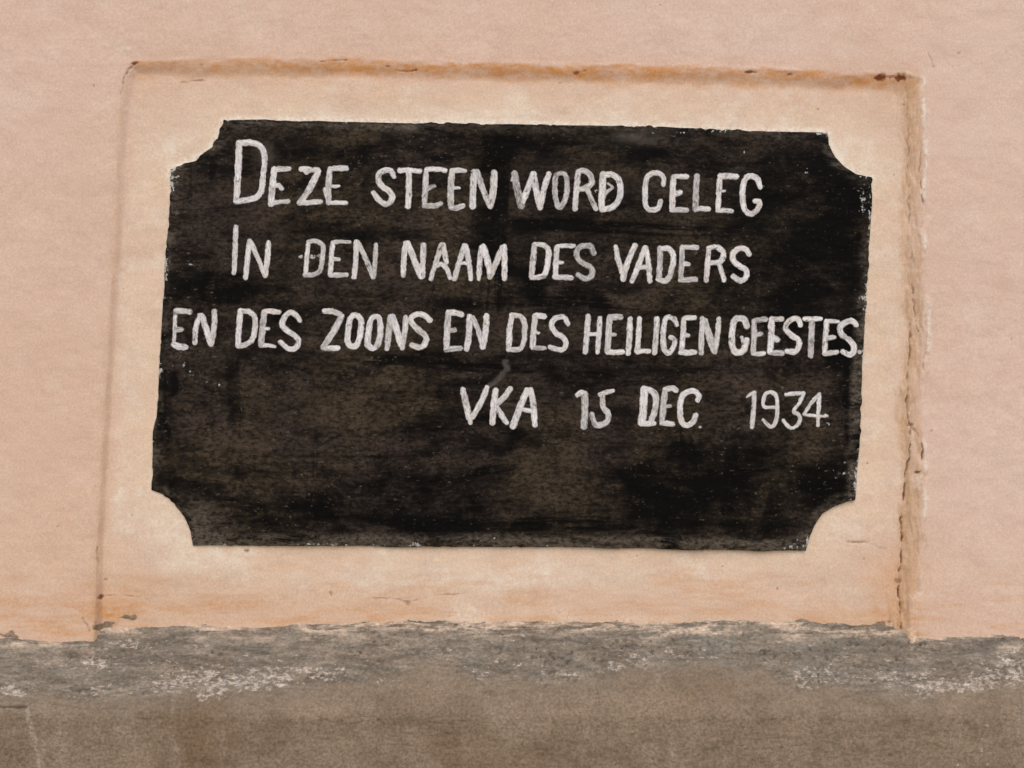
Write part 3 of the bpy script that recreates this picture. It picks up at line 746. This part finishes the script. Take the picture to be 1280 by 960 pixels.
  ('5', [(23,(528,350),(470,362),(402,386)),(29,(430,390),(432,510),(480,570),(475,650),(410,690),(350,678),(318,582))]),
  ('D', [(38,(841,336),(836,500),(820,668)),(30,(850,328),(920,352),(960,412),(955,520),(918,640)),(27,(817,680),(938,676))])]),
 ((770,445), [
  ('E', [(31,(491,344),(475,500),(460,658)),(26,(491,337),(560,322),(598,345)),(18,(480,500),(542,500)),(26,(457,670),(568,680))]),
  ('C', [(29,(820,440),(830,402),(780,352),(702,366),(652,430),(640,560),(665,668),(715,690),(770,660),(798,592))]),
  ('.', [(11,(840,712),(848,710))])]),
 ((900,445), [
  ('1', [(16,(265,414),(300,385),(335,362)),(22,(341,368),(335,530),(318,708))]),
  ('9', [(20,(548,512),(440,506),(436,430),(466,372),(520,366),(565,410),(572,520),(565,620),(540,688),(500,705),(432,642))]),
  ('3', [(18,(660,385),(750,374),(840,372)),(20,(838,377),(790,470),(738,550),(790,590),(800,640),(760,700),(700,715),(630,642))]),
  ('4', [(18,(990,382),(920,460),(842,578)),(16,(842,585),(920,596),(1050,602)),(21,(996,378),(986,530),(978,692)),(15,(1050,590),(1072,600))])]),
]

def smooth_pts(p):
    p = np.asarray(p, float)
    if len(p) < 3:
        return np.linspace(p[0], p[-1], 5)
    closed = np.allclose(p[0], p[-1])
    q = np.vstack([p[-2] if closed else 2 * p[0] - p[1], p, p[1] if closed else 2 * p[-1] - p[-2]])
    outp = []
    for i in range(1, len(q) - 2):
        a, b, c, e = q[i - 1], q[i], q[i + 1], q[i + 2]
        for t in np.linspace(0, 1, 5, endpoint=False):
            outp.append(0.5 * (2 * b + (c - a) * t + (2 * a - 5 * b + 4 * c - e) * t * t + (3 * b - a - 3 * c + e) * t ** 3))
    outp.append(p[-1])
    return np.array(outp)

def glyph_mesh(name, org, strokes, seed):
    H = 0.55                                   # grid step, photo px
    S = [(hw / 8.0, smooth_pts([(org[0] + x / 8.0, org[1] + y / 8.0) for x, y in pts])) for hw, *pts in strokes]
    allp = np.vstack([s[1] for s in S]); m = max(s[0] for s in S) + 2.5
    gx = np.arange(allp[:, 0].min() - m, allp[:, 0].max() + m, H); gy = np.arange(allp[:, 1].min() - m, allp[:, 1].max() + m, H)
    x, y = np.meshgrid(gx, gy)
    def field(x, y, full=False):
        best = np.full(x.shape, 1e9); across = np.zeros(x.shape); along = np.zeros(x.shape); sid = np.zeros(x.shape)
        rough = (fbm(x / 6, y / 6, 300 + seed, 3) - 0.5) * 1.5 + (fbm(x / 2.2, y / 2.2, 400 + seed, 2) - 0.5) * 0.9
        for k, (hw, pts) in enumerate(S):
            acc = 0.0; tot = float(np.hypot(*np.diff(pts, axis=0).T).sum()) + 1e-6
            press = ((seed * 7 + k * 13) % 10) / 10.0 * 0.8
            for i in range(len(pts) - 1):
                a, b = pts[i], pts[i + 1]; dv = b - a; Ls = float(np.hypot(*dv))
                if Ls < 1e-6: continue
                t = np.clip(((x - a[0]) * dv[0] + (y - a[1]) * dv[1]) / Ls ** 2, 0, 1)
                ex, ey = x - a[0] - t * dv[0], y - a[1] - t * dv[1]
                dd = np.hypot(ex, ey) - hw - 0.5 + press * (0.35 + 1.1 * abs(2 * (acc + 0.5 * Ls) / tot - 1) ** 3)
                up = dd < best
                best = np.where(up, dd, best)
                if full:
                    across = np.where(up, (ex * dv[1] - ey * dv[0]) / Ls / hw, across)
                    along = np.where(up, acc + t * Ls, along); sid = np.where(up, k * 3.7, sid)
                acc += Ls
        return (best + rough, across, along, sid) if full else best + rough
    s0, ac, al, si = field(x, y, True)
    srand = vnoise(si * 3.1 + seed * 5.7, si * 0 + seed * 2.3, 77)
    thin = np.clip(1.2 * (srand - 0.55), 0, 1) + 1.1 * np.clip(fbm(al / 14 + seed * 3, si + ac * 0.6, 78, 3) - 0.52, 0, 1)
    load = sstep(0.50, 0.68, fbm(al / 10 + seed * 5, si * 2 + ac * 1.1, 79, 3)) * sstep(1.0, 0.3, np.abs(ac))
    gy_, gx_ = np.gradient(s0, H)
    g2 = gx_ ** 2 + gy_ ** 2 + 1e-3
    nr = np.abs(s0) < 0.6 * H
    x2 = np.where(nr, x - np.clip(s0 * gx_ / g2, -H, H), x); y2 = np.where(nr, y - np.clip(s0 * gy_ / g2, -H, H), y)
    sn = np.where(nr, 0.0, s0)
    wx, wz = to_world(x2, y2, Y_SLAB)
    thick = 0.00022 + 0.00022 * sstep(0, 3.0, -sn) + 0.0002 * (fbm(ac * 4, al / 9, 500 + seed, 2) - 0.5)
    wy = Y_SLAB + slab_relief(wx, wz) - np.where(sn < 0, thick, 0.00015)
    gf = grid_faces(*x.shape).reshape(-1, 4)
    keep = (sn.ravel() <= 1e-9)[gf].all(1)
    co = np.stack([wx, wy, wz], -1).reshape(-1, 3)
    at = dict(thin=thin.ravel(), load=load.ravel(), across=ac.ravel(), along=al.ravel() / 1000.0 * 2.0, stroke=si.ravel() + seed * 1.31, rim=1 - sstep(0, 2.2, -sn).ravel())
    return sub_mesh(name, co, flip(gf[keep]), at)

seed = 0
for org, glyphs in TEXT:
    for ch, strokes in glyphs:
        seed += 1
        nm = 'full_stop' if ch == '.' else ('digit' if ch.isdigit() else 'letter')
        o = part(nm, glyph_mesh(nm, org, strokes, seed), M_LETTER, stone)
        if seed == 1: o['label'] = 'tall white initial letter D'
        elif (nm == 'letter' and ch == 'I' and seed < 40 and org == (280, 265)): o['label'] = 'tall thin white initial letter I'
